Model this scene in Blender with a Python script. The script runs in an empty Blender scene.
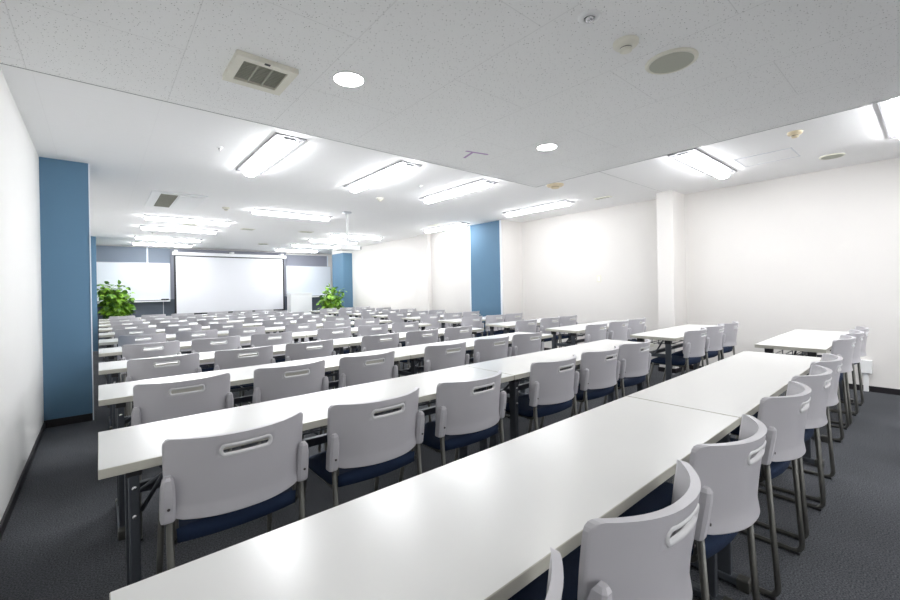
import bpy, bmesh, math, random
from mathutils import Vector, Matrix
random.seed(7)
PI = math.pi
sc = bpy.context.scene
C = sc.collection
CEIL = 2.48      # main ceiling height
LOW = 2.385      # dropped ceiling over the camera
TOP = 0.70       # table top height

# ------------------------------------------------------------------ materials
def mat(name, col, rough=0.5, metal=0.0, spec=0.5, bump=None, vary=None, emit=None, coat=0.0):
    m = bpy.data.materials.new(name); m.use_nodes = True
    nt = m.node_tree; b = nt.nodes['Principled BSDF']
    b.inputs['Base Color'].default_value = (*col, 1)
    b.inputs['Roughness'].default_value = rough
    b.inputs['Metallic'].default_value = metal
    b.inputs['Specular IOR Level'].default_value = spec
    b.inputs['Coat Weight'].default_value = coat
    if emit:
        b.inputs['Emission Color'].default_value = (*emit[0], 1)
        b.inputs['Emission Strength'].default_value = emit[1]
    tc = nt.nodes.new('ShaderNodeTexCoord')
    if vary:      # (scale, amount)
        n = nt.nodes.new('ShaderNodeTexNoise'); n.inputs['Scale'].default_value = vary[0]
        n.inputs['Detail'].default_value = 4
        nt.links.new(tc.outputs['Object'], n.inputs['Vector'])
        mx = nt.nodes.new('ShaderNodeMix'); mx.data_type = 'RGBA'
        a = vary[1]
        mx.inputs['A'].default_value = (*[max(0, c*(1-a)) for c in col], 1)
        mx.inputs['B'].default_value = (*[min(1, c*(1+a)) for c in col], 1)
        nt.links.new(n.outputs['Fac'], mx.inputs['Factor'])
        nt.links.new(mx.outputs['Result'], b.inputs['Base Color'])
    if bump:      # (scale, strength)
        n = nt.nodes.new('ShaderNodeTexNoise'); n.inputs['Scale'].default_value = bump[0]
        nt.links.new(tc.outputs['Object'], n.inputs['Vector'])
        bp = nt.nodes.new('ShaderNodeBump'); bp.inputs['Strength'].default_value = bump[1]
        bp.inputs['Distance'].default_value = 0.002
        nt.links.new(n.outputs['Fac'], bp.inputs['Height'])
        nt.links.new(bp.outputs['Normal'], b.inputs['Normal'])
    return m

M = {}
M['wall'] = mat('wall_paper_white', (0.76, 0.74, 0.715), 0.75, spec=0.25, vary=(3, 0.015), bump=(220, 0.15))
M['wall_l'] = mat('wall_paper_cool', (0.78, 0.78, 0.765), 0.75, spec=0.25, vary=(3, 0.015), bump=(220, 0.15))
M['blue'] = mat('blue_wall_paper', (0.105, 0.205, 0.31), 0.6, spec=0.3, vary=(5, 0.04), bump=(180, 0.12))
M['base'] = mat('dark_baseboard', (0.010, 0.008, 0.011), 0.5)
M['trim'] = mat('pale_corner_trim', (0.75, 0.8, 0.86), 0.45)
M['top'] = mat('white_laminate', (0.76, 0.76, 0.745), 0.25, spec=0.5, vary=(2, 0.01))
M['edge'] = mat('beige_edge_band', (0.50, 0.49, 0.43), 0.4, vary=(40, 0.04))
M['shell'] = mat('grey_plastic', (0.54, 0.53, 0.56), 0.38, spec=0.5, vary=(6, 0.01), bump=(600, 0.06))
M['grip'] = mat('pale_grip_plastic', (0.68, 0.68, 0.69), 0.35, vary=(6, 0.01))
M['seat'] = mat('navy_fabric', (0.012, 0.026, 0.065), 0.8, spec=0.3, vary=(300, 0.2), bump=(900, 0.3))
M['tube'] = mat('grey_steel_tube', (0.125, 0.125, 0.115), 0.35, metal=0.7, vary=(8, 0.05))
M['frame'] = mat('dark_grey_steel', (0.085, 0.095, 0.11), 0.38, metal=0.5, vary=(8, 0.06))
M['black'] = mat('black_plastic', (0.015, 0.015, 0.018), 0.45, vary=(20, 0.1))
M['chrome'] = mat('bright_steel', (0.7, 0.7, 0.72), 0.25, metal=0.9, vary=(12, 0.03))
M['whitep'] = mat('white_plastic', (0.85, 0.86, 0.86), 0.4, vary=(9, 0.01))
M['cream'] = mat('cream_plastic', (0.76, 0.745, 0.65), 0.5, vary=(9, 0.02))
M['amber'] = mat('yellowed_plastic', (0.68, 0.58, 0.40), 0.5, vary=(9, 0.04))
M['greyg'] = mat('grey_grille', (0.42, 0.43, 0.36), 0.6, vary=(400, 0.15))
M['darkgrille'] = mat('dark_filter', (0.20, 0.19, 0.155), 0.7, vary=(300, 0.3))
M['fixture'] = mat('lamp_tray_white', (0.24, 0.24, 0.25), 0.4, vary=(6, 0.01))
M['fixrim'] = mat('lamp_rim_grey', (0.24, 0.24, 0.25), 0.45, vary=(6, 0.01))
M['screen'] = mat('matte_screen', (0.80, 0.81, 0.84), 0.8, spec=0.2, vary=(2, 0.01))
M['board'] = mat('whiteboard_enamel', (0.78, 0.83, 0.89), 0.3, vary=(2, 0.01))
M['alum'] = mat('aluminium', (0.62, 0.64, 0.68), 0.4, metal=0.4, vary=(10, 0.02))
M['greywall'] = mat('blue_grey_panel', (0.20, 0.24, 0.30), 0.6, vary=(4, 0.05), bump=(100, 0.1))
M['greyblind'] = mat('slate_blind', (0.27, 0.28, 0.33), 0.7, vary=(4, 0.04), bump=(100, 0.1))
M['darkpanel'] = mat('dark_slate_panel', (0.085, 0.105, 0.135), 0.5, vary=(4, 0.08), bump=(100, 0.1))
M['tape'] = mat('mauve_tape', (0.48, 0.33, 0.56), 0.6, vary=(30, 0.08))
M['seam'] = mat('ceiling_joint', (0.55, 0.55, 0.55), 0.8, vary=(30, 0.05))
M['bark'] = mat('plant_stem', (0.10, 0.07, 0.035), 0.8, vary=(30, 0.2))
M['pot'] = mat('pot_white', (0.6, 0.6, 0.58), 0.4, vary=(8, 0.03))
M['soil'] = mat('soil', (0.03, 0.02, 0.015), 0.95, vary=(60, 0.4))
M['lensg'] = mat('lens_glass', (0.02, 0.02, 0.03), 0.08, vary=(20, 0.1))
M['screwd'] = mat('screw_hole', (0.06, 0.05, 0.05), 0.5, vary=(20, 0.1))
def emitter(name, col, s):
    m = mat(name, (0.9, 0.9, 0.9), 0.5, emit=(col, s)); return m
M['lamp'] = emitter('lit_led_diffuser', (0.97, 0.98, 1.0), 13)
M['down'] = emitter('lit_downlight_lens', (1.0, 0.98, 0.95), 10)
M['lamp2'] = emitter('lit_led_diffuser_dimmer', (0.97, 0.98, 1.0), 9.5)

def leaf_mat():
    m = mat('leaf_green', (0.14, 0.33, 0.03), 0.45, vary=(9, 0.2)); nt = m.node_tree
    b = nt.nodes['Principled BSDF']
    n = [x for x in nt.nodes if x.type == 'TEX_NOISE'][0]
    n.inputs['Scale'].default_value = 7
    r = nt.nodes.new('ShaderNodeValToRGB')
    r.color_ramp.elements[0].position = 0.42; r.color_ramp.elements[0].color = (0.05, 0.16, 0.015, 1)
    r.color_ramp.elements[1].position = 0.66; r.color_ramp.elements[1].color = (0.34, 0.62, 0.05, 1)
    nt.links.new(n.outputs['Fac'], r.inputs['Fac']); nt.links.new(r.outputs['Color'], b.inputs['Base Color'])
    return m
M['leaf'] = leaf_mat()

def carpet():
    m = bpy.data.materials.new('carpet_tiles'); m.use_nodes = True
    nt = m.node_tree; b = nt.nodes['Principled BSDF']; b.inputs['Roughness'].default_value = 0.95
    b.inputs['Specular IOR Level'].default_value = 0.15
    tc = nt.nodes.new('ShaderNodeTexCoord')
    n1 = nt.nodes.new('ShaderNodeTexNoise'); n1.inputs['Scale'].default_value = 160; n1.inputs['Detail'].default_value = 3
    n2 = nt.nodes.new('ShaderNodeTexNoise'); n2.inputs['Scale'].default_value = 1.6; n2.inputs['Detail'].default_value = 5
    nt.links.new(tc.outputs['Object'], n1.inputs['Vector']); nt.links.new(tc.outputs['Object'], n2.inputs['Vector'])
    r = nt.nodes.new('ShaderNodeValToRGB'); e = r.color_ramp.elements
    e[0].position = 0.34; e[0].color = (0.034, 0.037, 0.043, 1)
    e[1].position = 0.68; e[1].color = (0.125, 0.130, 0.142, 1)
    nt.links.new(n1.outputs['Fac'], r.inputs['Fac'])
    r2 = nt.nodes.new('ShaderNodeMapRange'); r2.inputs['From Min'].default_value = 0.3; r2.inputs['From Max'].default_value = 0.7
    r2.inputs['To Min'].default_value = 0.82; r2.inputs['To Max'].default_value = 1.15
    nt.links.new(n2.outputs['Fac'], r2.inputs['Value'])
    vm = nt.nodes.new('ShaderNodeVectorMath'); vm.operation = 'SCALE'
    nt.links.new(r.outputs['Color'], vm.inputs[0]); nt.links.new(r2.outputs['Result'], vm.inputs['Scale'])
    nt.links.new(vm.outputs['Vector'], b.inputs['Base Color'])
    bp = nt.nodes.new('ShaderNodeBump'); bp.inputs['Strength'].default_value = 0.6; bp.inputs['Distance'].default_value = 0.004
    nt.links.new(n1.outputs['Fac'], bp.inputs['Height']); nt.links.new(bp.outputs['Normal'], b.inputs['Normal'])
    return m
M['carpet'] = carpet()

def ceiling_mat(name, seam_str, dots, col):
    m = bpy.data.materials.new(name); m.use_nodes = True
    nt = m.node_tree; L = nt.links; b = nt.nodes['Principled BSDF']
    b.inputs['Roughness'].default_value = 0.9; b.inputs['Specular IOR Level'].default_value = 0.1
    tc = nt.nodes.new('ShaderNodeTexCoord'); sp = nt.nodes.new('ShaderNodeSeparateXYZ'); L.new(tc.outputs['Object'], sp.inputs[0])
    ax = nt.nodes.new('ShaderNodeMath'); ax.operation = 'ADD'; ax.inputs[1].default_value = 0.27+6*0.606; L.new(sp.outputs['X'], ax.inputs[0])
    ay = nt.nodes.new('ShaderNodeMath'); ay.operation = 'ADD'; ay.inputs[1].default_value = 10.26; L.new(sp.outputs['Y'], ay.inputs[0])
    cb = nt.nodes.new('ShaderNodeCombineXYZ'); L.new(ay.outputs[0], cb.inputs[0]); L.new(ax.outputs[0], cb.inputs[1])
    br = nt.nodes.new('ShaderNodeTexBrick'); br.offset = 0.5
    br.inputs['Scale'].default_value = 1; br.inputs['Brick Width'].default_value = 1.2; br.inputs['Row Height'].default_value = 0.606
    br.inputs['Mortar Size'].default_value = 0.0022; br.inputs['Mortar Smooth'].default_value = 0.1
    L.new(cb.outputs[0], br.inputs['Vector'])
    vo = nt.nodes.new('ShaderNodeTexVoronoi'); vo.inputs['Scale'].default_value = 72
    L.new(tc.outputs['Object'], vo.inputs['Vector'])
    vr = nt.nodes.new('ShaderNodeMapRange'); vr.inputs['From Min'].default_value = 0.11; vr.inputs['From Max'].default_value = 0.2
    vr.inputs['To Min'].default_value = 1; vr.inputs['To Max'].default_value = 0; L.new(vo.outputs['Distance'], vr.inputs['Value'])
    nz = nt.nodes.new('ShaderNodeTexNoise'); nz.inputs['Scale'].default_value = 60; L.new(tc.outputs['Object'], nz.inputs['Vector'])
    nr = nt.nodes.new('ShaderNodeMapRange'); nr.inputs['From Min'].default_value = 0.34; nr.inputs['From Max'].default_value = 0.55
    L.new(nz.outputs['Fac'], nr.inputs['Value'])
    mu = nt.nodes.new('ShaderNodeMath'); mu.operation = 'MULTIPLY'; L.new(vr.outputs[0], mu.inputs[0]); L.new(nr.outputs[0], mu.inputs[1])
    md = nt.nodes.new('ShaderNodeMath'); md.operation = 'MULTIPLY'; md.inputs[1].default_value = dots; L.new(mu.outputs[0], md.inputs[0])
    ms = nt.nodes.new('ShaderNodeMath'); ms.operation = 'MULTIPLY'; ms.inputs[1].default_value = seam_str; L.new(br.outputs['Fac'], ms.inputs[0])
    ad = nt.nodes.new('ShaderNodeMath'); ad.operation = 'ADD'; ad.use_clamp = True; L.new(md.outputs[0], ad.inputs[0]); L.new(ms.outputs[0], ad.inputs[1])
    mx = nt.nodes.new('ShaderNodeMix'); mx.data_type = 'RGBA'; mx.inputs['A'].default_value = (*col, 1); mx.inputs['B'].default_value = (0.10, 0.095, 0.09, 1)
    L.new(ad.outputs[0], mx.inputs['Factor']); L.new(mx.outputs['Result'], b.inputs['Base Color'])
    return m
M['ceil'] = ceiling_mat('main_ceiling_board', 0.04, 0.06, (0.90, 0.90, 0.90))
M['ceil_low'] = ceiling_mat('dimpled_ceiling_board', 0.15, 0.85, (0.90, 0.905, 0.90))

# ------------------------------------------------------------------ helpers
def add_box(bm, x0, x1, y0, y1, z0, z1, bev=0.0, seg=2, mi=0):
    g = bmesh.ops.create_cube(bm, size=1)
    vs = g['verts']
    for v in vs:
        v.co = Vector(((x0+x1)/2 + v.co.x*(x1-x0), (y0+y1)/2 + v.co.y*(y1-y0), (z0+z1)/2 + v.co.z*(z1-z0)))
    fs = set(f for v in vs for f in v.link_faces)
    for f in fs: f.material_index = mi
    if bev > 0:
        es = set(e for v in vs for e in v.link_edges)
        bmesh.ops.bevel(bm, geom=list(es), offset=bev, segments=seg, affect='EDGES', profile=0.5)
    return vs

def smooth_path(pts, r, n=5):
    """round the corners of a polyline with radius r"""
    P = [Vector(p) for p in pts]; out = [P[0]]
    for i in range(1, len(P)-1):
        a, b, c = P[i-1], P[i], P[i+1]
        d1 = (a-b); d2 = (c-b)
        rr = min(r, d1.length*0.45, d2.length*0.45)
        p1 = b + d1.normalized()*rr; p2 = b + d2.normalized()*rr
        for k in range(n+1):
            t = k/n; out.append((1-t)**2*p1 + 2*t*(1-t)*b + t*t*p2)
    out.append(P[-1]); return out

def add_tube(bm, pts, rad, sides=8, cap=True, closed=False):
    P = [Vector(p) for p in pts]; n = len(P); rings = []
    prev = None
    for i in range(n):
        if closed: t = (P[(i+1) % n]-P[i-1]).normalized()
        elif i == 0: t = (P[1]-P[0]).normalized()
        elif i == n-1: t = (P[-1]-P[-2]).normalized()
        else: t = (P[i+1]-P[i-1]).normalized()
        if prev is None:
            u = t.cross(Vector((0, 0, 1)))
            if u.length < 0.1: u = t.cross(Vector((1, 0, 0)))
        else: u = prev - t*prev.dot(t)
        u.normalize(); prev = u; w = t.cross(u)
        rr = rad[i] if isinstance(rad, (list, tuple)) else rad
        rings.append([bm.verts.new(P[i] + (u*math.cos(2*PI*k/sides) + w*math.sin(2*PI*k/sides))*rr) for k in range(sides)])
    m = n if closed else n-1
    for i in range(m):
        a, b = rings[i], rings[(i+1) % n]
        for k in range(sides):
            f = bm.faces.new((a[k], a[(k+1) % sides], b[(k+1) % sides], b[k])); f.smooth = True
    if cap and not closed:
        bm.faces.new(rings[0][::-1]); bm.faces.new(rings[-1])

def add_lathe(bm, prof, cx=0, cy=0, seg=28, smooth=True):
    """prof: list of (r, z)"""
    rings = []
    for r, z in prof:
        if r < 1e-6: rings.append([bm.verts.new((cx, cy, z))])
        else: rings.append([bm.verts.new((cx+r*math.cos(2*PI*k/seg), cy+r*math.sin(2*PI*k/seg), z)) for k in range(seg)])
    for a, b in zip(rings, rings[1:]):
        for k in range(seg):
            k2 = (k+1) % seg
            if len(a) == 1 and len(b) == 1: continue
            if len(a) == 1: f = bm.faces.new((a[0], b[k2], b[k]))
            elif len(b) == 1: f = bm.faces.new((a[k], a[k2], b[0]))
            else: f = bm.faces.new((a[k], a[k2], b[k2], b[k]))
            f.smooth = smooth

def obj(name, bm, m, parent=None, loc=None, fix=True):
    if fix: bmesh.ops.recalc_face_normals(bm, faces=bm.faces[:])
    me = bpy.data.meshes.new(name); bm.to_mesh(me); bm.free()
    for x in (m if isinstance(m, (list, tuple)) else [m]): me.materials.append(x)
    o = bpy.data.objects.new(name, me); C.objects.link(o)
    if parent: o.parent = parent
    if loc: o.location = loc
    return o
def tag(o, label, cat, group=None):
    o['label'] = label; o['category'] = cat
    if group: o['group'] = group
    return o
def thing(name, label, cat, loc=(0, 0, 0), rotz=0, group=None):
    o = bpy.data.objects.new(name, None); C.objects.link(o); o.empty_display_size = 0.1
    o.location = loc; o.rotation_euler = (0, 0, rotz); return tag(o, label, cat, group)
def struct(name, bm, m):
    o = obj(name, bm, m); o['kind'] = 'structure'; return o
def boxobj(name, b, m, parent=None, bev=0.0, seg=2):
    bm = bmesh.new(); add_box(bm, *b, bev=bev, seg=seg); return obj(name, bm, m, parent)
def dup(root, loc, label=None, group=None, rotz=None):
    r = root.copy(); C.objects.link(r); r.location = loc
    if rotz is not None: r.rotation_euler = (0, 0, rotz)
    if label: r['label'] = label
    if group: r['group'] = group
    for ch in list(root.children):
        c = ch.copy(); C.objects.link(c); c.parent = r
        for g in ch.children:
            d = g.copy(); C.objects.link(d); d.parent = c
    return r

# ------------------------------------------------------------------ setting
XL, XR, XR2, YF, YB = -0.40, 6.36, 5.87, 13.6, -5.5
def sbox(name, b, m, bev=0):
    bm = bmesh.new(); add_box(bm, *b, bev=bev); return struct(name, bm, m)
sbox('floor', (XL-0.1, XR+0.2, YB-0.1, YF+0.15, -0.1, 0), M['carpet'])
sbox('wall_left', (XL-0.1, XL, YB-0.1, YF+0.15, 0, CEIL), M['wall_l'])
sbox('wall_back', (XL, XR+0.1, YB-0.1, YB, 0, CEIL), M['wall'])
sbox('wall_front', (XL, XR+0.1, YF+0.02, YF+0.15, 0, CEIL), M['wall'])
sbox('wall_right', (XR, XR+0.12, YB-0.1, 5.25, 0, CEIL), M['wall'])
sbox('wall_right_pillar', (5.92, XR, 2.28, 2.49, 0, CEIL), M['wall'], 0.004)
sbox('wall_right_step', (5.79, XR+0.12, 5.25, 6.2, 0, CEIL), M['wall'])
sbox('wall_right_far', (XR2, XR+0.12, 6.2, 11.45, 0, CEIL), M['wall'])
sbox('wall_right_rib', (5.775, XR2, 7.55, 7.95, 0, CEIL), M['wall'], 0.003)
sbox('wall_right_end', (XR, XR+0.12, 11.45, YF+0.15, 0, CEIL), M['wall'])
# blue painted panel on the step, with its pale edge trims
bm = bmesh.new(); add_box(bm, 5.782, 5.79, 5.31, 6.12, 0.07, CEIL)
struct('trim_1', bm, M['blue'])
bm = bmesh.new()
add_box(bm, 5.780, 5.79, 5.28, 5.31, 0, CEIL-0.001); add_box(bm, 5.780, 5.79, 6.12, 6.15, 0, CEIL-0.001)
struct('trim_2', bm, M['trim'])
# pillars painted blue
sbox('wall_left_pillar', (XL, -0.062, 5.28, 5.75, 0.07, CEIL), M['blue'])
sbox('trim_3', (-0.0625, -0.054, 5.274, 5.29, 0, CEIL), M['trim'])
sbox('wall_left_far_pillar', (XL, -0.035, 11.75, 12.3, 0, CEIL), M['blue'])
sbox('wall_right_far_pillar', (5.57, XR, 11.45, 12.2, 0, 2.335), M['blue'])
sbox('wall_right_far_beam', (5.57, XR, 11.45, 12.2, 2.335, CEIL), M['wall'])
# baseboards
sbox('baseboard_left', (XL, XL+0.012, YB, YF, 0, 0.06), M['base'])
sbox('baseboard_left_pillar', (XL, -0.067, 5.272, 5.754, 0, 0.07), M['base'])
sbox('baseboard_right', (XR-0.012, XR, YB, 5.25, 0, 0.06), M['base'])
sbox('baseboard_right_pillar', (5.91, XR-0.01, 2.27, 2.50, 0, 0.06), M['base'])
sbox('baseboard_right_step', (5.776, 5.79, 5.24, 6.205, 0, 0.06), M['base'])
sbox('baseboard_right_far', (XR2-0.012, XR2, 6.13, 11.45, 0, 0.06), M['base'])
# ceilings
sbox('ceiling', (XL-0.1, XR+0.2, YB-0.1, YF+0.15, CEIL, CEIL+0.1), M['ceil'])
LX, LY, LB = 3.95, 3.035, -1.3
bm = bmesh.new(); add_box(bm, XL, LX, LB, LY, LOW, CEIL-0.001)
struct('ceiling_dropped', bm, M['ceil_low'])
bm = bmesh.new()      # thin dark strip drawing the shadow line along the dropped ceiling edge
add_box(bm, XL, LX+0.004, LY, LY+0.004, LOW-0.002, LOW+0.008); add_box(bm, LX, LX+0.004, LB, LY+0.004, LOW-0.002, LOW+0.008)
struct('edge_shadow_strip', bm, M['fixrim'])
sbox('trim_5', (LX+0.01, 5.92, 2.405, 2.41, CEIL-0.002, CEIL), M['seam'])
# front wall panelling
sbox('wall_front_grey_band', (XL, 1.50, YF-0.03, YF+0.02, 2.03, 2.455), M['greywall'])
sbox('wall_front_slate_band', (1.503, 4.62, YF-0.03, YF+0.02, 1.061, 2.455), M['greyblind'])
sbox('wall_front_right_band', (4.62, 6.0, YF-0.035, YF+0.02, 1.95, 2.40), M['greyblind'])
sbox('wall_front_lower_panel', (XL, 5.9, YF-0.02, YF+0.02, 0, 1.06), M['darkpanel'])
bm = bmesh.new()
for x in (0.43, 0.97, 1.03): pass
add_box(bm, 0.975, 1.01, YF-0.05, YF-0.03, 2.03, 2.455)
struct('trim_6', bm, M['trim'])
bm = bmesh.new(); add_box(bm, 6.0, 6.035, YF-0.05, YF+0.02, 1.95, 2.40); struct('trim_7', bm, M['trim'])
bm = bmesh.new()
for x in (0.45, 1.32, 2.2, 3.1): add_box(bm, x, x+0.012, YF-0.024, YF-0.019, 0, 1.06)
struct('trim_8', bm, M['alum'])

# ------------------------------------------------------------------ chair
CH_W, CH_Z0, CH_Z1, SAG = 0.210, 0.515, 0.766, 0.092
def shell_point(u, v, off=0.0):
    """u -1..1 across, v 0..1 upwards; off = offset towards the sitter (+Y)"""
    h = CH_Z1-CH_Z0; d0 = v*h; d1 = (1-v)*h; r0, r1 = 0.042, 0.025
    w = CH_W
    if d0 < r0: w -= (r0 - math.sqrt(max(0, r0*r0-(r0-d0)**2)))
    if d1 < r1: w -= (r1 - math.sqrt(max(0, r1*r1-(r1-d1)**2)))
    w += 0.006*v
    x = u*w
    k = (x/CH_W)
    y = 0.010 - SAG*(1-abs(k)**2.3) - 0.030*v + 0.004*math.sin(v*PI) + off
    # lower edge flicks back a little
    y -= 0.009*max(0, 0.16-v)/0.16
    return Vector((x, y, CH_Z0 + v*h))
def make_shell():
    bm = bmesh.new()
    hu0, hu1, hv0, hv1 = -0.345, 0.345, 0.740, 0.862
    us = sorted(set([-1, -0.97, -0.9, -0.8, -0.7, -0.6, -0.5, -0.42, hu0, -0.22, -0.11, 0, 0.11, 0.22, hu1, 0.42, 0.5, 0.6, 0.7, 0.8, 0.9, 0.97, 1]))
    vs = [0, 0.01, 0.035, 0.08, 0.14, 0.19, 0.26, 0.38, 0.5, 0.62, 0.7, hv0, (hv0+hv1)/2, hv1, 0.92, 0.95, 0.98, 0.995, 1]
    T = 0.011
    def thick(v): return T*(0.65+0.35*min(1, v*6)) + 0.010*max(0, (v-0.93)/0.07)
    F = [[bm.verts.new(shell_point(u, v)) for u in us] for v in vs]
    B = [[bm.verts.new(shell_point(u, v, thick(v))) for u in us] for v in vs]
    def hole(i, j):
        uc = (us[j]+us[j+1])/2; vc = (vs[i]+vs[i+1])/2
        return hu0 < uc < hu1 and hv0 < vc < hv1
    NI, NJ = len(vs)-1, len(us)-1
    keep = {(i, j) for i in range(NI) for j in range(NJ) if not hole(i, j)}
    for i, j in keep:
        f = bm.faces.new((F[i][j], F[i][j+1], F[i+1][j+1], F[i+1][j])); f.smooth = True
        f = bm.faces.new((B[i][j], B[i+1][j], B[i+1][j+1], B[i][j+1])); f.smooth = True
        for (di, dj, a, b) in ((-1, 0, (i, j), (i, j+1)), (1, 0, (i+1, j), (i+1, j+1)), (0, -1, (i, j), (i+1, j)), (0, 1, (i, j+1), (i+1, j+1))):
            if (i+di, j+dj) not in keep:
                f = bm.faces.new((F[a[0]][a[1]], F[b[0]][b[1]], B[b[0]][b[1]], B[a[0]][a[1]])); f.smooth = False
    # rolled rim of the grip slot
    ring = []
    uw = (hu1-hu0)/2; vw = (hv1-hv0)/2*1.04
    ar = 0.055
    for k in range(9): a = -PI/2 + PI*k/8; ring.append((hu1-ar+ar*math.cos(a)*1.0, (hv0+hv1)/2+vw*math.sin(a)))
    for k in range(1, 6): ring.append((hu1-ar-(2*(uw-ar))*k/6, hv1))
    for k in range(9): a = PI/2 + PI*k/8; ring.append((hu0+ar+ar*math.cos(a), (hv0+hv1)/2+vw*math.sin(a)))
    for k in range(1, 6): ring.append((hu0+ar+(2*(uw-ar))*k/6, hv0))
    rim = bmesh.new()
    add_tube(rim, [shell_point(u, v, 0.003) for u, v in ring], 0.0066, 8, closed=True)
    return bm, rim
def make_bracket(s):
    bm = bmesh.new()
    secs = [(0.490, 0.017, -0.016, 0.016), (0.496, 0.019, -0.018, 0.018), (0.56, 0.0195, -0.02, 0.018), (0.62, 0.018, -0.021, 0.015), (0.652, 0.014, -0.019, 0.010), (0.664, 0.008, -0.012, 0.004)]
    rings = []
    for z, hw, y0, y1 in secs:
        lean = -0.030*(z-CH_Z0)/(CH_Z1-CH_Z0)
        cx = s*(0.205)
        z = 0.512 + (z-0.49)*0.83
        pts = [(cx-hw, y0*0.6), (cx-hw*0.55, y0), (cx+hw*0.55, y0), (cx+hw, y0*0.6), (cx+hw, y1), (cx-hw, y1)]
        rings.append([bm.verts.new((x, y+lean-0.012, z)) for x, y in pts])
    for a, b in zip(rings, rings[1:]):
        for k in range(6): bm.faces.new((a[k], a[(k+1) % 6], b[(k+1) % 6], b[k]))
    bm.faces.new(rings[0]); bm.faces.new(rings[-1][::-1])
    return bm
def make_seat():
    bm = bmesh.new()
    nx, ny = 14, 14; W, D = 0.192, 0.40
    top = []; bot = []
    for i in range(ny+1):
        v = i/ny; y = -0.012 + v*(D-0.03)
        rt = []; rb = []
        for j in range(nx+1):
            u = -1+2*j/nx
            w = W*(1-0.10*max(0, (v-0.75)/0.25)**2 - 0.05*max(0, (0.2-v)/0.2)**2)
            yy = y - 0.022*(1-u*u)*(1-v)**3
            dome = (1-abs(u)**4)*(1-abs(2*v-1)**5)
            z = 0.452 + 0.020*dome + 0.030*max(0, (0.28-v)/0.28)**1.3 - 0.018*max(0, (v-0.8)/0.2)**2
            rt.append(bm.verts.new((u*w, yy, z)))
            rb.append(bm.verts.new((u*w*0.98, yy, 0.425 + 0.012*max(0, (0.28-v)/0.28) - 0.012*dome)))
        top.append(rt); bot.append(rb)
    for i in range(ny):
        for j in range(nx):
            f = bm.faces.new((top[i][j], top[i][j+1], top[i+1][j+1], top[i+1][j])); f.smooth = True
            f = bm.faces.new((bot[i][j], bot[i+1][j], bot[i+1][j+1], bot[i][j+1])); f.smooth = True
    for i in range(ny):
        for j in (0, nx):
            f = bm.faces.new((top[i][j], top[i+1][j], bot[i+1][j], bot[i][j])); f.smooth = True
    for j in range(nx):
        for i in (0, ny):
            f = bm.faces.new((top[i][j], top[i][j+1], bot[i][j+1], bot[i][j])); f.smooth = True
    return bm
def make_chair():
    t = thing('stacking_chair', '', 'chair')
    shell_bm, rim_bm = make_shell()
    sh = obj('backrest', shell_bm, M['shell'], t)
    rim = obj('grip_rim', rim_bm, M['grip'], sh); rim['label'] = 'paler rim around the hand grip slot'
    for s in (-1, 1):
        b = obj('backrest_bracket', make_bracket(s), M['shell'], t)
        bm = bmesh.new(); add_lathe(bm, [(0, 0), (0.0042, 0), (0.0042, 0.002), (0, 0.002)], seg=10)
        bmesh.ops.rotate(bm, verts=bm.verts[:], matrix=Matrix.Rotation(PI/2, 3, 'X'))
        bmesh.ops.translate(bm, verts=bm.verts[:], vec=(s*0.205, -0.0415, 0.560))
        obj('screw', bm, M['screwd'], b)
        bm = bmesh.new()      # rear leg, floor runner and front leg are one bent tube
        p = smooth_path([(s*0.2, -0.012, 0.55), (s*0.2, -0.045, 0.011), (s*0.2, 0.395, 0.011), (s*0.19, 0.30, 0.425)], 0.045, 6)
        add_tube(bm, p, 0.0105, 8)
        obj('leg_loop', bm, M['tube'], t)
        bm = bmesh.new()
        p = smooth_path([(s*0.186, -0.008, 0.55), (s*0.182, 0.004, 0.425), (s*0.178, 0.30, 0.425)], 0.03, 5)
        add_tube(bm, p, 0.0085, 8)
        add_tube(bm, [(s*0.2, -0.018, 0.452), (s*0.182, 0.004, 0.452)], 0.006, 6)
        obj('seat_rail', bm, M['tube'], t)
        for y in (-0.018, 0.36):
            bm = bmesh.new(); add_box(bm, s*0.2-0.012, s*0.2+0.012, y-0.018, y+0.018, 0, 0.012, bev=0.002, seg=1)
            obj('foot_pad', bm, M['black'], t)
    obj('seat', make_seat(), M['seat'], t)
    for y in (0.06, 0.28):
        bm = bmesh.new(); add_tube(bm, [(-0.18, y, 0.419), (0.18, y, 0.419)], 0.0085, 8)
        obj('cross_bar', bm, M['tube'], t)
    return t

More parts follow.
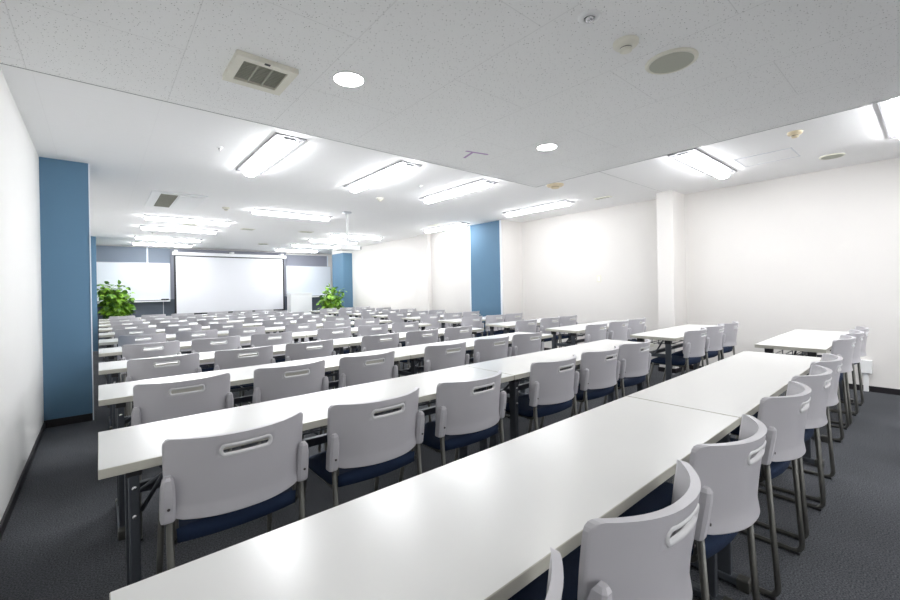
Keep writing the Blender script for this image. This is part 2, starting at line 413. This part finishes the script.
# ------------------------------------------------------------------ table
def make_table(L, D=0.438):
    """origin at the left front corner on the floor; runs +X, back edge at +D"""
    t = thing('folding_table', '', 'table')
    bm = bmesh.new(); add_box(bm, 0, L, 0, D, TOP-0.028, TOP, bev=0.0015, seg=1)
    bmesh.ops.recalc_face_normals(bm, faces=bm.faces[:])
    for f in bm.faces: f.material_index = 0 if f.normal.z > 0.9 else 1
    obj('tabletop', bm, [M['top'], M['edge']], t)
    for s, x in ((1, 0.085 if L > 1.7 else 0.045), (-1, L-(0.085 if L > 1.7 else 0.045))):
        bm = bmesh.new()
        for y in (0.085, D-0.085):      # two upright bars of the leg frame
            add_box(bm, x-0.014, x+0.014, y-0.024, y+0.024, 0.035, TOP-0.03, bev=0.003, seg=1)
        add_box(bm, x-0.006, x+0.006, 0.08, D-0.08, 0.50, 0.535, bev=0.002, seg=1)
        lg = obj('leg_frame', bm, M['frame'], t)
        bm = bmesh.new(); add_box(bm, x-0.02, x+0.02, 0.0, D-0.0, 0.012, 0.042, bev=0.006, seg=2)
        ft = obj('foot_bar', bm, M['frame'], lg)
        for y in (0.02, D-0.02):
            bm = bmesh.new(); add_box(bm, x-0.022, x+0.022, y-0.022, y+0.022, 0, 0.046, bev=0.005)
            obj('foot_cap', bm, M['tube'], lg)
        for z in (0.60, 0.51):
            g = bmesh.new(); add_lathe(g, [(0, 0.004), (0.006, 0.004), (0.008, 0), (0, 0)], seg=10)
            for v in g.verts: v.co = Vector((x+v.co.x, 0.085-0.024-v.co.z, z+v.co.y))
            obj('bolt', g, M['chrome'], lg)
        for y in (0.05, D-0.12):
            bm = bmesh.new(); add_box(bm, x-0.02, x+0.02, y+0.01, y+0.06, TOP-0.065, TOP-0.028, bev=0.003, seg=1)
            obj('hinge_bracket', bm, M['black'], t)
        bm = bmesh.new()
        add_tube(bm, [(x+s*0.01, D/2, 0.52), (x+s*0.26, D/2, TOP-0.035)], 0.008, 6)
        add_tube(bm, [(x+s*0.02, 0.12, 0.50), (x+s*0.12, 0.12, TOP-0.035)], 0.007, 6)
        obj('folding_stay', bm, M['frame'], t)
    bm = bmesh.new()
    x0, x1 = 0.16, L-0.16
    for k in range(5):
        y = 0.10 + 0.062*k; z = 0.605 - (0.0 if k else -0.02)
        add_tube(bm, smooth_path([(x0, y, TOP-0.03), (x0, y, z), (x1, y, z), (x1, y, TOP-0.03)], 0.02, 3), 0.0035, 6)
    for q in range(4):
        xx = x0+0.1+(x1-x0-0.2)*q/3; add_tube(bm, [(xx, 0.095, 0.612), (xx, 0.355, 0.600)], 0.0035, 6)
    obj('wire_shelf', bm, M['frame'], t)
    bm = bmesh.new(); add_box(bm, 0.10, L-0.10, D/2+0.05, D/2+0.08, 0.50, 0.535, bev=0.003, seg=1)
    obj('stretcher', bm, M['frame'], t)
    return t

rows = [0.915, 2.005, 3.04, 4.06, 5.12, 6.17, 7.22, 8.27, 9.32, 10.37, 11.42]     # back edges
ordn = ['nearest', 'second', 'third', 'fourth', 'fifth', 'sixth', 'seventh', 'eighth', 'ninth', 'tenth', 'farthest']
xoff = [0.016] + [0]*10
tabs = [('left', -0.010, 1.815), ('middle', 1.811, 1.815), ('right', 4.09, 1.56)]
proto = {1.815: make_table(1.815), 1.56: make_table(1.56)}
used = set()
chair0 = make_chair(); chair_used = False
seatpos = {'left': [0.36, 0.885, 1.425], 'middle': [2.125, 2.655, 3.16], 'right': [4.39, 4.91, 5.36]}
pos_word = {0: 'left', 1: 'centre', 2: 'right'}
for ri, yb0 in enumerate(rows):
    for side, x0, L in tabs:
        if side == 'right' and ri == 10: continue      # the far right corner holds the plant
        yb = yb0 + (0.045 if side == 'right' and ri == 0 else 0.0)
        x0 = x0 + (xoff[ri] if side != 'right' else 0)
        where = {'left': 'left one of the joined pair', 'middle': 'right one of the joined pair', 'right': 'the one across the aisle'}[side]
        lab = f'white folding table, {where}, {ordn[ri]} row from the camera'
        if L not in used:
            t = proto[L]; used.add(L); t.location = (x0, yb-0.438, 0); t['label'] = lab; t['group'] = 'white folding tables in rows'
        else: t = dup(proto[L], (x0, yb-0.438, 0), lab, 'white folding tables in rows')
        for ci, cx in enumerate(seatpos[side]):
            j = 0.3 if ri == 0 else 1.0
            yy = yb-0.45-0.030 + random.uniform(-0.008, 0.008)*j + (0.015 if ri == 0 and side == 'middle' and ci == 2 else 0) + (0.022 if ri == 0 and side == 'right' else 0)
            cx2 = cx + (0.016 if ri == 0 else 0) + random.uniform(-0.01, 0.01)*j + (-0.006 if ri == 0 and side == 'right' else 0) + (-0.025 if (ri, side, ci) == (2, 'left', 0) else 0)
            tw = {'left': 'left table', 'middle': 'middle table', 'right': 'table across the aisle'}[side]
            lab = f'grey navy-seat chair, {pos_word[ci]} seat at the {tw} of the {ordn[ri]} row'
            rz = random.uniform(-0.02, 0.02)
            if not chair_used:
                chair_used = True; c = chair0; c.location = (cx2, yy, 0); c.rotation_euler = (0, 0, rz)
                c['label'] = lab; c['group'] = 'grey chairs tucked under the tables'
            else: dup(chair0, (cx2, yy, 0), lab, 'grey chairs tucked under the tables', rz)

# ------------------------------------------------------------------ ceiling lights
def make_fixture():
    """runs along local Y, length 1.27, hangs just below the ceiling; origin at its centre on the ceiling"""
    t = thing('ceiling_light', '', 'ceiling light')
    bm = bmesh.new(); L, W = 0.635, 0.125
    add_box(bm, -W, -W+0.012, -L, L, -0.012, 0); add_box(bm, W-0.012, W, -L, L, -0.012, 0)
    add_box(bm, -W, W, -L, -L+0.012, -0.012, 0); add_box(bm, -W, W, L-0.012, L, -0.012, 0)
    obj('frame', bm, M['fixrim'], t)
    boxobj('tray', (-W+0.012, W-0.012, -L+0.012, L-0.012, -0.006, 0), M['fixture'], t)
    bm = bmesh.new()
    prof = [(-0.058, -0.030), (-0.054, -0.044), (-0.038, -0.058), (0, -0.064), (0.038, -0.058), (0.054, -0.044), (0.058, -0.030)]
    l = L-0.03
    ra = [bm.verts.new((x, -l, z)) for x, z in prof]; rb = [bm.verts.new((x, l, z)) for x, z in prof]
    for a in range(len(prof)-1): bm.faces.new((ra[a], ra[a+1], rb[a+1], rb[a]))
    bm.faces.new(ra); bm.faces.new(rb)
    obj('diffuser', bm, M['lamp'], t)
    boxobj('housing', (-0.05, 0.05, -l, l, -0.030, -0.006), M['fixture'], t)
    return t
fx = make_fixture()
FX = [  # x, y, rotation (0 = along the room), label
 (1.22, 4.03, 0, 'long lit ceiling light, leftmost of three beside the dropped ceiling edge'),
 (2.42, 4.03, 0, 'long lit ceiling light, middle of three beside the dropped ceiling edge'),
 (3.56, 4.03, 0, 'long lit ceiling light, third from left beside the dropped ceiling edge'),
 (5.37, 4.13, 0, 'lit ceiling light near the right wall before the blue wall panel'),
 (5.42, 6.5, 0, 'lit ceiling light above the left edge of the blue wall panel'),
 (2.44, 6.80, PI/2, 'lit crosswise ceiling light just left of the projector pole'),
 (1.20, 8.28, PI/2, 'lit crosswise ceiling light nearest of the left stack, behind the air conditioner'),
 (1.23, 9.55, PI/2, 'second nearest crosswise ceiling light of the left stack'),
 (1.24, 11.30, PI/2, 'third crosswise ceiling light of the left stack'),
 (1.25, 12.60, PI/2, 'farthest crosswise ceiling light of the left stack, next to the front wall'),
 (4.60, 8.71, PI/2, 'crosswise ceiling light right of the projector pole, nearest of its stack'),
 (4.55, 9.84, PI/2, 'crosswise ceiling light behind the projector pole, second of its stack'),
 (4.60, 11.15, PI/2, 'crosswise ceiling light behind the projector, third of its stack'),
 (4.63, 12.60, PI/2, 'crosswise ceiling light farthest behind the projector, above the right whiteboard'),
 (4.92, 1.56, PI/2, 'lit ceiling light beside the square access hatch at right'),
 (4.78, 0.12, PI/2, 'lit ceiling light at the right edge of the photo'),
 (4.78, -1.4, PI/2, 'added fill light behind the camera, nearest the right wall'),  # from here down: unseen lamps added to brighten the chair backs
 (0.6, -2.6, 0, 'added fill light behind the camera, first from the left of the nearer line'),
 (2.1, -2.6, 0, 'added fill light behind the camera, second from the left of the nearer line'),
 (3.6, -2.6, 0, 'added fill light behind the camera, third from the left of the nearer line'),
 (5.1, -2.6, 0, 'added fill light behind the camera, fourth from the left of the nearer line'),
 (0.6, -4.4, 0, 'added fill light behind the camera, first from the left of the farther line'),
 (2.1, -4.4, 0, 'added fill light behind the camera, second from the left of the farther line'),
 (3.6, -4.4, 0, 'added fill light behind the camera, third from the left of the farther line'),
 (5.1, -4.4, 0, 'added fill light behind the camera, fourth from the left of the farther line'),

]
for i, (x, y, r, lab) in enumerate(FX):
    if i == 0: fx.location = (x, y, CEIL); fx.rotation_euler = (0, 0, r); fx['label'] = lab; fx['group'] = 'long ceiling lights'
    else: dup(fx, (x, y, CEIL), lab, 'long ceiling lights', r)

for o in [o for o in C.objects if o.name.startswith('ceiling_light')]:
    if (o.location.x > 5.3 and o.location.y > 0) or o.location.y < -1:      # lamps by the right wall and added ones behind the camera are set weaker
        for ch in o.children:
            if ch.name.startswith('diffuser'):
                ch.data = ch.data.copy(); ch.data.materials[0] = M['lamp2']
def make_downlight():
    t = thing('downlight', '', 'ceiling light')
    bm = bmesh.new(); add_lathe(bm, [(0.088, 0), (0.09, -0.004), (0.082, -0.006), (0.078, -0.002)], seg=36); obj('rim', bm, M['whitep'], t)
    bm = bmesh.new(); add_lathe(bm, [(0.079, -0.0025), (0.05, -0.0045), (0, -0.005)], seg=36); obj('lens', bm, M['down'], t)
    return t
dl = make_downlight()
for i, (x, y, lab) in enumerate([(1.08, 2.105, 'round lit downlight near the square air vent'), (2.9, 2.105, 'round lit downlight near the corner of the dropped ceiling'),
                                 (1.08, 0.2, 'added unseen downlight overhead, left of the camera view'), (2.9, -0.4, 'added fill downlight behind the camera at right'), (1.08, -0.7, 'added fill downlight behind the camera at left')]):  # last three are unseen, added for more light around the camera
    if i == 0: dl.location = (x, y, LOW); dl['label'] = lab; dl['group'] = 'round downlights'
    else: dup(dl, (x, y, LOW), lab, 'round downlights')

# ------------------------------------------------------------------ other ceiling items
# square extract vent
t = thing('ceiling_vent', 'cream square ceiling vent with dark three-part grille on the dropped ceiling', 'vent', (0.675, 2.33, LOW))
bm = bmesh.new()
for b in ((-0.15, -0.108, -0.155, 0.155), (0.108, 0.15, -0.155, 0.155), (-0.108, 0.108, -0.155, -0.115), (-0.108, 0.108, 0.105, 0.155)):
    add_box(bm, b[0], b[1], b[2], b[3], -0.026, 0)
obj('frame', bm, M['cream'], t)
boxobj('filter', (-0.108, 0.108, -0.115, 0.105, -0.012, 0), M['darkgrille'], t)
bm = bmesh.new()
for x in (-0.035, 0.035): add_box(bm, x-0.003, x+0.003, -0.115, 0.105, -0.022, -0.012)
for k in range(12): add_box(bm, -0.108, 0.108, -0.108+k*0.0176, -0.105+k*0.0176, -0.018, -0.012)
obj('grille', bm, M['greyg'], t)
boxobj('switch_tab', (-0.02, 0.006, -0.158, -0.145, -0.030, -0.026), M['black'], t)

def smoke(loc, lab, m, r=0.052, g='smoke detectors'):
    t = thing('smoke_detector', lab, 'smoke detector', loc, 0, g)
    bm = bmesh.new(); add_lathe(bm, [(r*1.05, 0), (r*1.05, -0.012), (r*0.9, -0.022), (r*0.55, -0.026), (r*0.5, -0.03)], seg=28); obj('base', bm, m, t)
    bm = bmesh.new(); add_lathe(bm, [(r*0.5, -0.026), (r*0.5, -0.034)], seg=24); obj('sensor_slot', bm, M['black'], t)
    bm = bmesh.new(); add_lathe(bm, [(r*0.52, -0.034), (r*0.5, -0.044), (r*0.3, -0.048), (0, -0.048)], seg=24); obj('cap', bm, m, t)
    return t
smoke((1.965, 0.955, LOW), 'cream smoke detector on the dropped ceiling beside the round speaker', M['cream'], 0.056)
smoke((2.99, 4.97, CEIL), 'small cream smoke detector on the main ceiling above the projector pole', M['cream'], 0.05)
smoke((1.463, 6.845, CEIL), 'cream smoke detector on the main ceiling right of the air conditioner', M['cream'], 0.05)
smoke((4.37, 3.06, CEIL), 'yellowed detector at the corner of the dropped ceiling', M['amber'], 0.10)
smoke((4.53, 0.75, CEIL), 'yellowish smoke detector above the access hatch at right', M['amber'], 0.05)

def speaker(loc, lab, r):
    t = thing('ceiling_speaker', lab, 'speaker', loc, 0, 'round ceiling speakers')
    bm = bmesh.new(); add_lathe(bm, [(r, 0), (r, -0.006), (r*0.92, -0.012), (r*0.84, -0.010), (r*0.83, -0.006)], seg=40); obj('rim', bm, M['cream'], t)
    bm = bmesh.new(); add_lathe(bm, [(r*0.84, -0.011), (r*0.5, -0.010), (0, -0.011)], seg=40); obj('grille', bm, M['greyg'], t)
speaker((2.32, 0.885, LOW), 'large round cream ceiling speaker on the dropped ceiling', 0.125)
speaker((5.70, 0.655, CEIL), 'round ceiling speaker near the right wall', 0.10)
speaker((3.33, 11.5, CEIL), 'round ceiling speaker above the projection screen', 0.13)
def sprinkler(loc, lab, r=0.045):
    t = thing('sprinkler_head', lab, 'sprinkler', loc, 0, 'sprinkler heads')
    bm = bmesh.new(); add_lathe(bm, [(r, 0), (r*0.95, -0.005), (r*0.5, -0.011), (r*0.45, -0.003)], seg=24); obj('collar', bm, M['whitep'], t)
    bm = bmesh.new(); add_lathe(bm, [(r*0.45, -0.004), (r*0.42, -0.010)], seg=20); obj('gap_ring', bm, M['black'], t)
    bm = bmesh.new(); add_lathe(bm, [(r*0.38, -0.008), (r*0.34, -0.02), (r*0.15, -0.024), (0, -0.024)], seg=20); obj('nozzle', bm, M['chrome'], t)
sprinkler((1.655, 0.965, LOW+0.001), 'small round sprinkler on the dropped ceiling beyond the smoke detector', 0.05)
sprinkler((0.823, 4.045, CEIL), 'tiny sprinkler left of the leftmost long ceiling light', 0.025)
sprinkler((3.03, 4.08, CEIL), 'tiny sprinkler between the second and third long ceiling lights', 0.025)
sprinkler((0.85, 10.4, CEIL), 'tiny sprinkler between the crosswise lights of the left stack', 0.03)
def discvent(loc, lab, a, b):
    t = thing('ceiling_vent', lab, 'vent', loc, 0, 'small round vents')
    bm = bmesh.new(); add_box(bm, -a, a, -b, b, -0.008, 0, bev=0.003); obj('plate', bm, M['cream'], t)
    bm = bmesh.new()
    for k in range(4): add_box(bm, -a*0.8, a*0.8, -b*0.7+k*b*0.42, -b*0.7+k*b*0.42+b*0.2, -0.0095, -0.008)
    obj('slot', bm, M['greyg'], t)
discvent((5.575, 3.09, CEIL), 'small grey ceiling vent between the last light and the pillar', 0.05, 0.12)
discvent((2.30, 8.95, CEIL), 'small ceiling vent left of the projector pole', 0.12, 0.10)
discvent((3.40, 8.72, CEIL), 'small ceiling vent just right of the projector pole', 0.14, 0.10)
discvent((1.30, 8.85, CEIL), 'small tan vent between the two nearest lights of the left stack', 0.11, 0.10)
discvent((5.15, 6.45, CEIL), 'small ceiling vent beside the light over the blue wall panel', 0.08, 0.18)

# ceiling air conditioner cassette
t = thing('ceiling_air_conditioner', 'square ceiling air conditioner panel with one dark intake grille', 'air conditioner', (0.81, 6.72, CEIL))
bm = bmesh.new()
add_box(bm, -0.30, 0.30, -0.55, 0.55, -0.018, 0, bev=0.006); obj('panel', bm, M['whitep'], t)
boxobj('intake_filter', (-0.20, -0.02, -0.46, 0.46, -0.022, -0.016), M['darkgrille'], t)
bm = bmesh.new()
for k in range(13): add_box(bm, -0.20, -0.02, -0.46+k*0.0735, -0.452+k*0.0735, -0.025, -0.022)
obj('grille', bm, M['greyg'], t)
boxobj('cover', (0.0, 0.26, -0.46, 0.46, -0.024, -0.018), M['whitep'], t)

# access hatch
t = thing('access_hatch', 'square access hatch with thin metal frame in the ceiling at right', 'hatch', (5.22, 1.09, CEIL))
bm = bmesh.new(); a, b = 0.205, 0.235
add_box(bm, -a, a, -b, -b+0.011, -0.004, 0); add_box(bm, -a, a, b-0.011, b, -0.004, 0)
add_box(bm, -a, -a+0.011, -b, b, -0.004, 0); add_box(bm, a-0.011, a, -b, b, -0.004, 0)
obj('frame', bm, M['alum'], t)
boxobj('panel', (-a+0.011, a-0.011, -b+0.011, b-0.011, -0.002, 0), M['ceil'], t)

# tape mark
bm = bmesh.new()
def strip(x0, y0, x1, y1, w=0.008):
    d = Vector((x1-x0, y1-y0, 0)); n = Vector((-d.y, d.x, 0)).normalized()*w
    ps = [Vector((x0, y0, 0))+n, Vector((x1, y1, 0))+n, Vector((x1, y1, 0))-n, Vector((x0, y0, 0))-n]
    lo = [bm.verts.new((p.x, p.y, LOW-0.0012)) for p in ps]; hi = [bm.verts.new((p.x, p.y, LOW)) for p in ps]
    bm.faces.new(lo); bm.faces.new(hi[::-1])
    for k in range(4): bm.faces.new((lo[k], lo[(k+1) % 4], hi[(k+1) % 4], hi[k]))
strip(2.43, 2.55, 2.64, 2.57); strip(2.56, 2.49, 2.66, 2.49)
bm.free(); bm = bmesh.new()
strip(2.42, 2.595, 2.64, 2.545, 0.011); strip(2.535, 2.745, 2.49, 2.585, 0.011)
tag(obj('tape_mark', bm, M['tape']), 'mauve strips of tape stuck in a Y on the dropped ceiling', 'tape')

# ------------------------------------------------------------------ projector on pole
t = thing('projector', 'white projector hanging from the ceiling on a thin pole', 'projector', (3.09, 6.17, 0))
bm = bmesh.new(); add_lathe(bm, [(0, CEIL), (0.07, CEIL), (0.07, CEIL-0.02), (0.03, CEIL-0.03), (0, CEIL-0.03)], seg=24); obj('ceiling_plate', bm, M['alum'], t)
bm = bmesh.new(); add_tube(bm, [(0, 0, CEIL-0.03), (0, 0, 1.99)], 0.018, 14); obj('pole', bm, M['whitep'], t)
bm = bmesh.new(); add_box(bm, -0.10, 0.10, -0.06, 0.06, 1.975, 1.99, bev=0.003)
for x in (-0.09, 0.09):
    for y in (-0.05, 0.05): add_tube(bm, [(x, y, 1.98), (x*1.5, y*1.6, 1.93)], 0.006, 6)
obj('mount', bm, M['alum'], t)
bd = boxobj('body', (-0.17, 0.17, -0.12, 0.12, 1.855, 1.94), M['whitep'], t, bev=0.015, seg=3)
bm = bmesh.new(); g = [(0, 0.03), (0.032, 0.03), (0.036, 0.0), (0, 0.0)]
add_lathe(bm, g, seg=20)
for v in bm.verts: v.co = Vector((0.09+v.co.x, 0.12+v.co.z, 1.90+v.co.y))
obj('lens', bm, M['lensg'], bd)
bm = bmesh.new()
for k in range(6): add_box(bm, 0.168, 0.173, -0.09+k*0.028, -0.075+k*0.028, 1.875, 1.92)
obj('side_vent', bm, M['greyg'], bd)
bm = bmesh.new(); add_box(bm, 0.165, 0.215, -0.06, 0.0, 1.875, 1.925, bev=0.006); obj('cable_box', bm, M['black'], bd)

# ------------------------------------------------------------------ front wall furniture
SY = 13.35
t = thing('projection_screen', 'large white pull-down projection screen in the middle of the front wall', 'projection screen', (0, 0, 0))
boxobj('casing', (1.52, 4.545, SY-0.04, SY+0.05, 2.255, 2.345), M['whitep'], t, bev=0.01)
boxobj('black_border', (1.555, 4.475, SY-0.003, SY, 0.62, 2.255), M['black'], t)
boxobj('fabric', (1.60, 4.43, SY-0.006, SY-0.003, 0.66, 2.225), M['screen'], t)
boxobj('bottom_bar', (1.55, 4.48, SY-0.018, SY+0.012, 0.59, 0.625), M['black'], t, bev=0.004)
for x in (1.60, 3.0, 4.42):
    boxobj('bracket', (x-0.04, x+0.04, SY-0.05, YF-0.03, 2.30, 2.40), M['whitep'], t, bev=0.004)
def whiteboard(x0, x1, lab):
    t = thing('whiteboard', lab, 'whiteboard', (0, 0, 0), 0, 'wall whiteboards')
    y = YF-0.06; z0, z1 = 1.045, 2.045
    boxobj('board', (x0+0.012, x1-0.012, y-0.006, y+0.012, z0+0.012, z1-0.012), M['board'], t)
    bm = bmesh.new()
    add_box(bm, x0, x1, y-0.014, y+0.025, z1-0.014, z1, bev=0.003, seg=1); add_box(bm, x0, x1, y-0.014, y+0.025, z0, z0+0.014, bev=0.003, seg=1)
    add_box(bm, x0, x0+0.014, y-0.014, y+0.025, z0, z1, bev=0.003, seg=1); add_box(bm, x1-0.014, x1, y-0.014, y+0.025, z0, z1, bev=0.003, seg=1)
    obj('frame', bm, M['alum'], t)
    boxobj('pen_tray', (x0+0.02, x1-0.02, y-0.10, y-0.01, z0-0.045, z0-0.015), M['whitep'], t, bev=0.005)
whiteboard(-0.36, 1.49, 'wide whiteboard on the front wall left of the projection screen')
whiteboard(4.60, 6.12, 'whiteboard on the front wall right of the screen, behind the lectern')
b = boxobj('board_eraser', (1.27, 1.44, YF-0.15, YF-0.09, 1.030, 1.075), M['black'], None, bev=0.006)
tag(b, 'dark eraser on the tray of the left whiteboard', 'eraser')

t = thing('lectern', 'white lectern in front of the right whiteboard', 'lectern', (4.66, 12.4, 0))
bm = bmesh.new(); add_box(bm, -0.33, 0.31, -0.02, 0.0, 0.05, 1.13, bev=0.003, seg=1); obj('front_panel', bm, M['whitep'], t)
for x in (-0.33, 0.29):
    boxobj('side_panel', (x, x+0.02, 0.0, 0.30, 0.05, 1.12), M['whitep'], t, bev=0.003, seg=1)
bm = bmesh.new(); add_box(bm, -0.35, 0.33, -0.04, 0.32, 1.13, 1.155, bev=0.004); obj('top', bm, M['whitep'], t)
bm = bmesh.new(); add_box(bm, -0.31, 0.29, 0.0, 0.28, 0.55, 0.57); obj('shelf', bm, M['whitep'], t)
bm = bmesh.new(); add_box(bm, -0.34, 0.32, -0.03, 0.31, 0.0, 0.05, bev=0.004); obj('plinth', bm, M['alum'], t)

# ------------------------------------------------------------------ plants
def plant(loc, lab, H, R, n, seed):
    rnd = random.Random(seed)
    t = thing('potted_plant', lab, 'plant', loc, 0, 'leafy potted plants at the front wall')
    bm = bmesh.new(); add_lathe(bm, [(0, 0), (0.13, 0), (0.17, 0.30), (0.18, 0.32), (0.165, 0.32), (0.155, 0.27), (0, 0.27)], seg=28); obj('pot', bm, M['pot'], t)
    bm = bmesh.new(); add_lathe(bm, [(0.157, 0.272), (0.08, 0.285), (0, 0.285)], seg=20); obj('soil', bm, M['soil'], t)
    st = bmesh.new(); lf = bmesh.new()
    tips = []
    for k in range(9):
        a = 2*PI*k/9 + rnd.uniform(-0.3, 0.3); rr = R*rnd.uniform(0.25, 0.85); hh = H*rnd.uniform(0.62, 0.93)
        p = [Vector((0.03*math.cos(a), 0.03*math.sin(a), 0.28)), Vector((rr*0.35*math.cos(a), rr*0.35*math.sin(a), hh*0.6)), Vector((rr*math.cos(a), rr*math.sin(a), hh))]
        q = [(1-s)**2*p[0]+2*s*(1-s)*p[1]+s*s*p[2] for s in [i/7 for i in range(8)]]
        add_tube(st, q, [0.012-0.008*i/7 for i in range(8)], 6); tips.append(q)
    for i in range(n):
        q = rnd.choice(tips); s = rnd.uniform(0.30, 1.0); f = s*7; k = min(6, int(f)); base = q[k].lerp(q[k+1], f-k)
        d = Vector((rnd.gauss(0, 1), rnd.gauss(0, 1), rnd.gauss(0.25, 0.7))).normalized()
        pos = base + d*rnd.uniform(0.03, 0.17)
        if pos.z > H: pos.z = H
        if pos.z < 0.62: pos.z = rnd.uniform(0.62, 1.0)
        h = math.hypot(pos.x, pos.y)
        if h > R: pos.x *= R/h; pos.y *= R/h
        ln = rnd.uniform(0.08, 0.14); w = ln*0.46
        ax = (d + Vector((0, 0, -0.4))).normalized()
        sd = ax.cross(Vector((rnd.gauss(0, 0.4), rnd.gauss(0, 0.4), 1))).normalized(); up = sd.cross(ax)
        prof = [(0, 0.06), (0.22, 0.8), (0.5, 1), (0.78, 0.62), (1, 0.04)]
        L_, M_, R_ = [], [], []
        for s2, ww in prof:
            c = pos + ax*ln*s2 - up*0.03*s2*s2
            M_.append(lf.verts.new(c)); L_.append(lf.verts.new(c - sd*w*ww + up*0.012*ww)); R_.append(lf.verts.new(c + sd*w*ww + up*0.012*ww))
        for k2 in range(4):
            for A, B in ((L_, M_), (M_, R_)):
                fc = lf.faces.new((A[k2], B[k2], B[k2+1], A[k2+1])); fc.smooth = True
        add_tube(lf, [base, pos], 0.0022, 4, cap=False)
    obj('stems', st, M['bark'], t)
    o = obj('foliage', lf, M['leaf'], t, fix=False); return t
plant((0.31, 12.75, 0), 'bushy green potted plant beside the left whiteboard', 1.60, 0.36, 900, 3)
plant((5.05, 11.12, 0), 'green potted plant in front of the far right blue pillar', 1.36, 0.34, 700, 5)

# ------------------------------------------------------------------ right wall bits
t = thing('wall_switch', 'small beige switch plate on the right wall before the pillar', 'switch', (XR, 3.62, 1.32))
boxobj('plate', (-0.01, 0, -0.04, 0.04, -0.06, 0.06), M['cream'], t, bev=0.003)
boxobj('button', (-0.014, -0.009, -0.018, 0.018, -0.035, 0.035), M['whitep'], t, bev=0.002)
t = thing('outlet_box', 'white wall box low on the right wall', 'outlet box', (XR, 0.49, 0.27))
boxobj('box', (-0.05, 0, -0.05, 0.055, -0.07, 0.07), M['whitep'], t, bev=0.004)
boxobj('conduit', (-0.03, 0, -0.02, 0.02, -0.27, -0.07), M['whitep'], t, bev=0.003)

# ------------------------------------------------------------------ camera, world
yaw = math.atan(351/412.0); roll = math.radians(1.1); F = 412.0
fw = Vector((math.sin(yaw), math.cos(yaw), 0)); rt = Vector((math.cos(yaw), -math.sin(yaw), 0)); up = Vector((0, 0, 1))
cr = rt*math.cos(roll) - up*math.sin(roll); cu = rt*math.sin(roll) + up*math.cos(roll)
cam = bpy.data.objects.new('camera', bpy.data.cameras.new('camera')); C.objects.link(cam)
cam.matrix_world = Matrix(((cr.x, cu.x, -fw.x, 0), (cr.y, cu.y, -fw.y, 0), (cr.z, cu.z, -fw.z, 1.205), (0, 0, 0, 1)))
cam.data.sensor_width = 36; cam.data.lens = F*36/900; cam.data.shift_y = -11.5/900
cam.data.clip_start = 0.05; cam.data.clip_end = 60
sc.camera = cam
w = bpy.data.worlds.new('world'); sc.world = w; w.use_nodes = True
w.node_tree.nodes['Background'].inputs[0].default_value = (0.9, 0.93, 1, 1); w.node_tree.nodes['Background'].inputs[1].default_value = 0.3
sc.view_settings.view_transform = 'Standard'; sc.view_settings.look = 'None'; sc.view_settings.gamma = 1
sc.view_settings.use_curve_mapping = False
sc.view_settings.exposure = 1.98
sc.cycles.max_bounces = 10; sc.cycles.diffuse_bounces = 8; sc.cycles.glossy_bounces = 4
